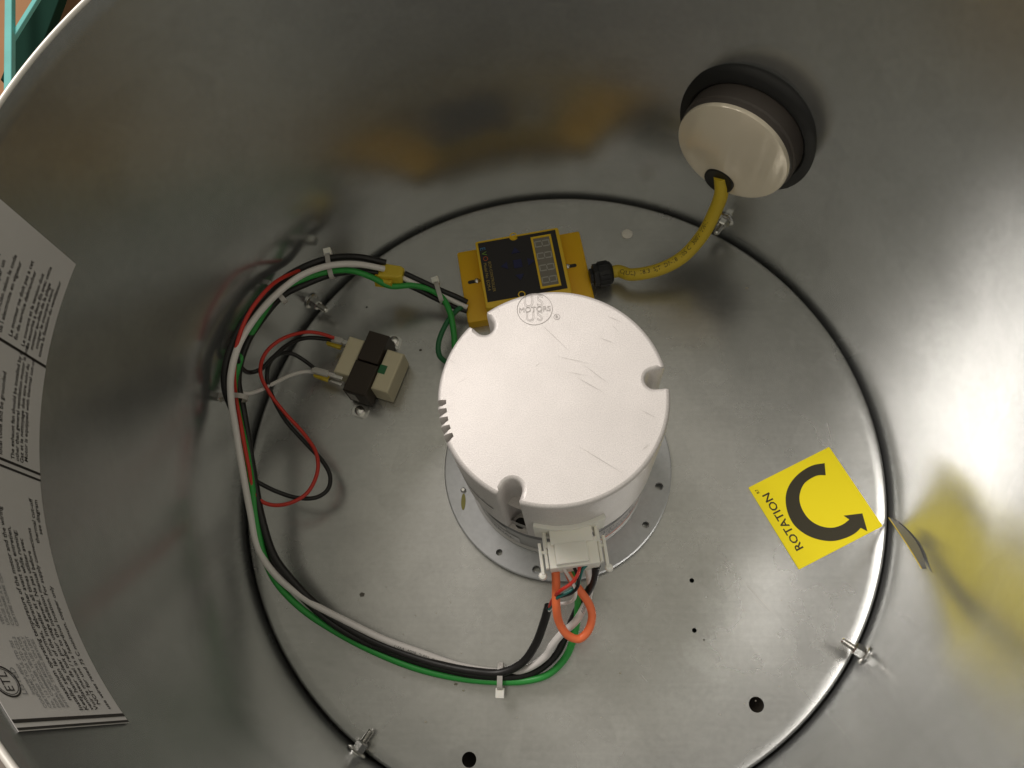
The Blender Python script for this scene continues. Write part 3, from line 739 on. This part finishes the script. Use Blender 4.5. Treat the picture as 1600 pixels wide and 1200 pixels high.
# text reads from the lower corner up to the left corner: x axis along cn[2]->cn[3]
xs = (cn[3] - cn[2]).normalized(); w = (cn[3] - cn[2]).length; h = (cn[1] - cn[2]).length
fk = frame(ctr + Vector((0, 0, .0012)), xs)
if (fk.inverted() @ cn[1]).y < 0: up = -1
else: up = 1
t = thing('rotation_sticker', ctr, 'square yellow ROTATION sticker with a curved black arrow on the plate', 'sticker')
bm = B(); prism(bm, rrect(-w / 2, w / 2, -h / 2, h / 2, .003, 3), 0, .0012, fk); obj('sheet', bm, M['sticker'], t, smooth=False)
print('sticker w,h,up', w, h, up, fk.inverted() @ cn[0], fk.inverted() @ cn[1], fk.inverted() @ cn[2], fk.inverted() @ cn[3])
ZS = .0020
bm = B(); body = text('ROTATION', .0345, 'CENTER', bold=.014)
put(bm, (body[0], body[1]), lambda c: fk @ Vector((c.x * 1.08 + .004, c.y + h / 2 - .047, ZS))); obj('lettering', bm, M['sink'], t, smooth=False)
# arrow from measured pixels
pix = lambda x, y: at(1140 + x * .2, 680 + y * .2, 0)
oi = [(740, 220), (640, 240), (530, 310), (460, 400), (436, 490), (450, 600), (500, 700), (590, 775), (690, 815), (800, 828), (900, 805), (980, 765), (1022, 725)]
ii = [(933, 660), (880, 700), (800, 724), (710, 712), (630, 668), (575, 600), (545, 520), (548, 450), (580, 380), (640, 335), (690, 315), (748, 314)]
L_ = lambda p: fk.inverted() @ pix(*p)
A_ = spline([L_(p) for p in oi], 5); I_ = spline([L_(p) for p in ii], 5)[::-1]
bm = B(); n = 60
def samp(P, k): 
    x = k * (len(P) - 1); i = min(int(x), len(P) - 2); return P[i].lerp(P[i + 1], x - i)
add_grid(bm, [[fk @ Vector((samp(Q, i / n).x, samp(Q, i / n).y, ZS)) for i in range(n + 1)] for Q in (A_, I_)])
vs = [bm.verts.new(fk @ Vector((*L_(p)[:2], ZS))) for p in ((1022, 725), (1074, 752), (1034, 612), (888, 630), (933, 660))]; bm.faces.new(vs)
obj('arrow', bm, M['sink'], t, smooth=False)
bm = B(); put(bm, text('R7', .013), lambda c: fk @ Vector((c.x + w / 2 - .030, c.y + h / 2 - .022, ZS))); obj('code', bm, M['sink'], t, smooth=False)

# ================================================================== WALL LABELS
RL = RW - .0022
def wall_label(a0, a1, z0, z1, label):
    """paper curved on the wall; a0 is where the text starts (larger angle, degrees)"""
    am = rad((a0 + a1) / 2)
    t_ = thing('wall_label', pol(RL, am, (z0 + z1) / 2), label, 'label')
    n_ = 48
    b_ = B()
    rows = [[pol(r_, rad(a0 + (a1 - a0) * i / n_), z) for i in range(n_ + 1)] for r_, z in ((RL + .0012, z0), (RL, z0), (RL, z1), (RL + .0012, z1))]
    add_grid(b_, rows); obj('sheet', b_, M['label_stock'], t_); return t_
def lines(t_, a0, rowsdef, mt='ink', name='print'):
    b_ = B()
    for z, off, size, s in rowsdef:
        put(b_, text(s, size, bold=.012), lambda c: pol(RL - .0006, rad(a0) - (off + c.x) / RW, z + c.y))
    obj(name, b_, M[mt], t_, smooth=False)
def bar(t_, a0, a1, z0, z1):
    b_ = B(); add_grid(b_, [[pol(RL - .0006, rad(a0 + (a1 - a0) * i / 8), z) for i in range(9)] for z in (z0, z1)]); obj('rule', b_, M['ink'], t_, smooth=False)

L1 = wall_label(184.75, 171.2, 1.0165, 1.30, 'uppermost white warning label on the left wall, above a single black line')
bar(L1, 184.74, 184.42, 1.0165, 1.30)
lines(L1, 183.9, [
    (1.202, .0, .0155, 'CET APPAREIL DOIT'), (1.186, .0, .0155, 'etre raccorde par un'), (1.165, .012, .0145, 'electricien selon le code'), (1.149, .0, .0145, 'de l electricite en vigueur'),
    (1.122, .004, .0145, 'Le moteur ne doit pas a cet'), (1.107, .004, .0145, 'fin de service debrancher'),
    (1.086, .0, .0138, 'Le courant et la tension doit'), (1.0735, .0, .0138, 'de securite a deux fils avec cette'), (1.061, .004, .0138, 'moteur au-dela de la plage'), (1.0485, .012, .0138, 'couper le courant avant'), (1.036, .0, .0138, 'toute la fixation du ventilateur')])
L2 = wall_label(198.2, 184.77, 1.0150, 1.30, 'middle white warning label on the left wall, between the single and double black lines')
bar(L2, 198.2, 197.95, 1.0150, 1.30); bar(L2, 197.5, 197.2, 1.0150, 1.30)
lines(L2, 196.9, [
    (1.187, .0, .0155, 'WARNING: to reduce the'), (1.170, .0, .0155, 'risk of electric shock'), (1.136, .0, .0145, 'All wiring must follow the'), (1.120, .0, .0145, 'local code and be grounded'),
    (1.088, .0, .0135, 'The exhaust fan should be installed by a'), (1.0755, .0, .0135, 'other than general ventilation motor is not'), (1.063, .0, .0135, 'Gaz et le nettoyage doit etre suivi du'), (1.0505, .006, .0135, 'Motor is equipped with thermal cut-off')])
L3 = wall_label(226.0, 198.22, 1.0165, 1.293, 'lower white rating label on the left wall with a round listing mark')
bar(L3, 225.9, 225.65, 1.0165, 1.293); bar(L3, 225.2, 224.85, 1.0165, 1.293)
lines(L3, 224.3, [
    (1.1335, .02, .0145, 'maximum operating temperature of the motor and the wiring'), (1.1195, .0, .0145, 'Installer selon les normes, debrancher avant tout entretien,'), (1.1055, .0, .0145, 'Keep hands clear of the impeller at all times while running;'),
    (1.092, .0, .0140, 'ventilateur de toit pour usage general. Ne pas utiliser avec'), (1.078, .0, .0140, 'Voir le manuel / refer to the installation manual before'), (1.064, .01, .0140, 'NOT for use in a hazardous location. For supply connections'), (1.043, .0, .0138, 'use wires rated 75 C minimum, copper only')])
lines(L3, 205.6, [(1.046, .0, .0145, 'thermal cut-off'), (1.032, .02, .0145, 'see diagram')])
lines(L3, 223.9, [(1.203 - .0105 * i, .0, .0098, s) for i, s in enumerate(('CONFORMS TO UL STD 705', 'CERTIFIED TO CSA STD C22.2', 'No. 113 POWER VENTILATOR', 'FOR COMMERCIAL USE ONLY', 'SERIAL AND MODEL ON UNIT', 'INTERTEK TESTING SERVICES'))], 'greyink')
lines(L3, 223.9, [(1.203 - .0105 * i, .150, .0098, s) for i, s in enumerate(('VENTILATEUR ELECTRIQUE', 'USAGE COMMERCIAL', 'CONFORME A LA NORME', 'CERTIFIE NORME CSA'))], 'greyink')
lines(L3, 222.5, [(1.228, .0, .016, 'LISTED'), (1.212, .0, .010, 'Intertek 4007')], 'greyink', 'listing_text')
# round listing mark
ac, zc = rad(221.2), 1.2605
b_ = B()
def cring(r0, r1):
    add_grid(b_, [[pol(RL - .0006, ac - r_ * math.cos(a) / RW, zc + r_ * math.sin(a)) for a in [2 * math.pi * i / 48 for i in range(49)]] for r_ in (r0, r1)])
cring(.0245, .0275); cring(.0215, .0228)
put(b_, text('ETL', .026, 'CENTER'), lambda c: pol(RL - .0006, ac - c.x * .85 / RW, zc + c.y - .009))
obj('listing_mark', b_, M['ink'], L3, smooth=False)

# ================================================================== METAL TAB AT THE WALL
t = thing('metal_tab', pol(1.0, rad(-6), 0), 'thin curved grey metal tab sticking out beside the rotation sticker', 'metal tab')
eA = [inside(1389, 809, .0, 1.006), inside(1405, 832, .03, 1.004), inside(1422, 858, .06, 1.003), inside(1440, 888, .09, 1.002)]
eB = [inside(1394, 810, .0, 1.0105), inside(1416, 828, .03, 1.0105), inside(1436, 855, .06, 1.0105), inside(1448, 888, .085, 1.0105)]
PA = spline(eA, 6); PB = spline(eB, 6); bm = B()
rows = []
for p, q in zip(PA, PB):
    nn = Vector((0, 0, 1)).cross(q - p).normalized() * .0012
    rows.append([p + nn, q + nn, q - nn, p - nn])
add_grid(bm, rows, close_u=True); bm.faces.new
obj('blade', bm, M['tab'], t, smooth=False)
bm = B(); tube(bm, [p + Vector((-.001, 0, .001)) for p in PA], .0014, 6); obj('edge', bm, M['yconn'], t)

# ================================================================== CRUMBS ON THE PLATE
bm = B()
for px, py, r_ in [(716, 1043, .006), (720, 1049, .005), (702, 1038, .0035), (712, 1069, .0045), (724, 1079, .003), (1167, 450, .0045), (969, 1052, .003), (665, 1128, .003), (705, 1046, .003)] + [(random.uniform(560, 1250), random.uniform(900, 1150), .0016) for _ in range(26)]:
    q = at(px, py, r_ * .6)
    bmesh.ops.create_icosphere(bm, subdivisions=1, radius=r_, matrix=Matrix.Translation(q) @ Matrix.Diagonal((1.3, .8, .6, 1)))
o = obj('crumbs', bm, M['crumb'], base=at(716, 1043, 0)); o['kind'] = 'stuff'

# ================================================================== RACK AND CARDBOARD BEYOND THE RIM
t = thing('storage_rack', at(10, 60, -.6), 'teal painted steel storage rack on the floor beyond the housing rim', 'rack')
def bar3(name, p0, p1, w_, h_, mt):
    d = p1 - p0; b_ = B(); box(b_, 0, d.length, -w_ / 2, w_ / 2, -h_ / 2, h_ / 2, frame(p0, d), .004); return obj(name, b_, M[mt], t, smooth=False)
bar3('beam', at(16, -60, -.28), at(14, 260, -.28), .036, .03, 'teal_paint')
bar3('brace', at(62, -8, -.30), at(16, 66, -.30), .026, .02, 'teal_paint')
for y in (-60, 255): 
    p = at(15, y, -.30); b_ = B(); box(b_, p.x - .02, p.x + .02, p.y - .02, p.y + .02, -.6, -.29, None, .003); obj('foot', b_, M['teal_paint'], t, smooth=False)
bar3('panel', at(100, -60, -.45), at(28, 130, -.45), .15, .05, 'dgreen_paint')
p = at(60, 20, -.598); bm = B(); box(bm, p.x - .9, p.x + .9, p.y - .7, p.y + .7, -.597, -.57, Matrix.Translation(p) @ Matrix.Rotation(.5, 4, 'Z') @ Matrix.Translation(-p), .004)
o = obj('cardboard_sheet', bm, M['card'], smooth=False, base=(p.x, p.y, -.597)); tag(o, 'brown cardboard lying on the floor beyond the rim at top left', 'cardboard')
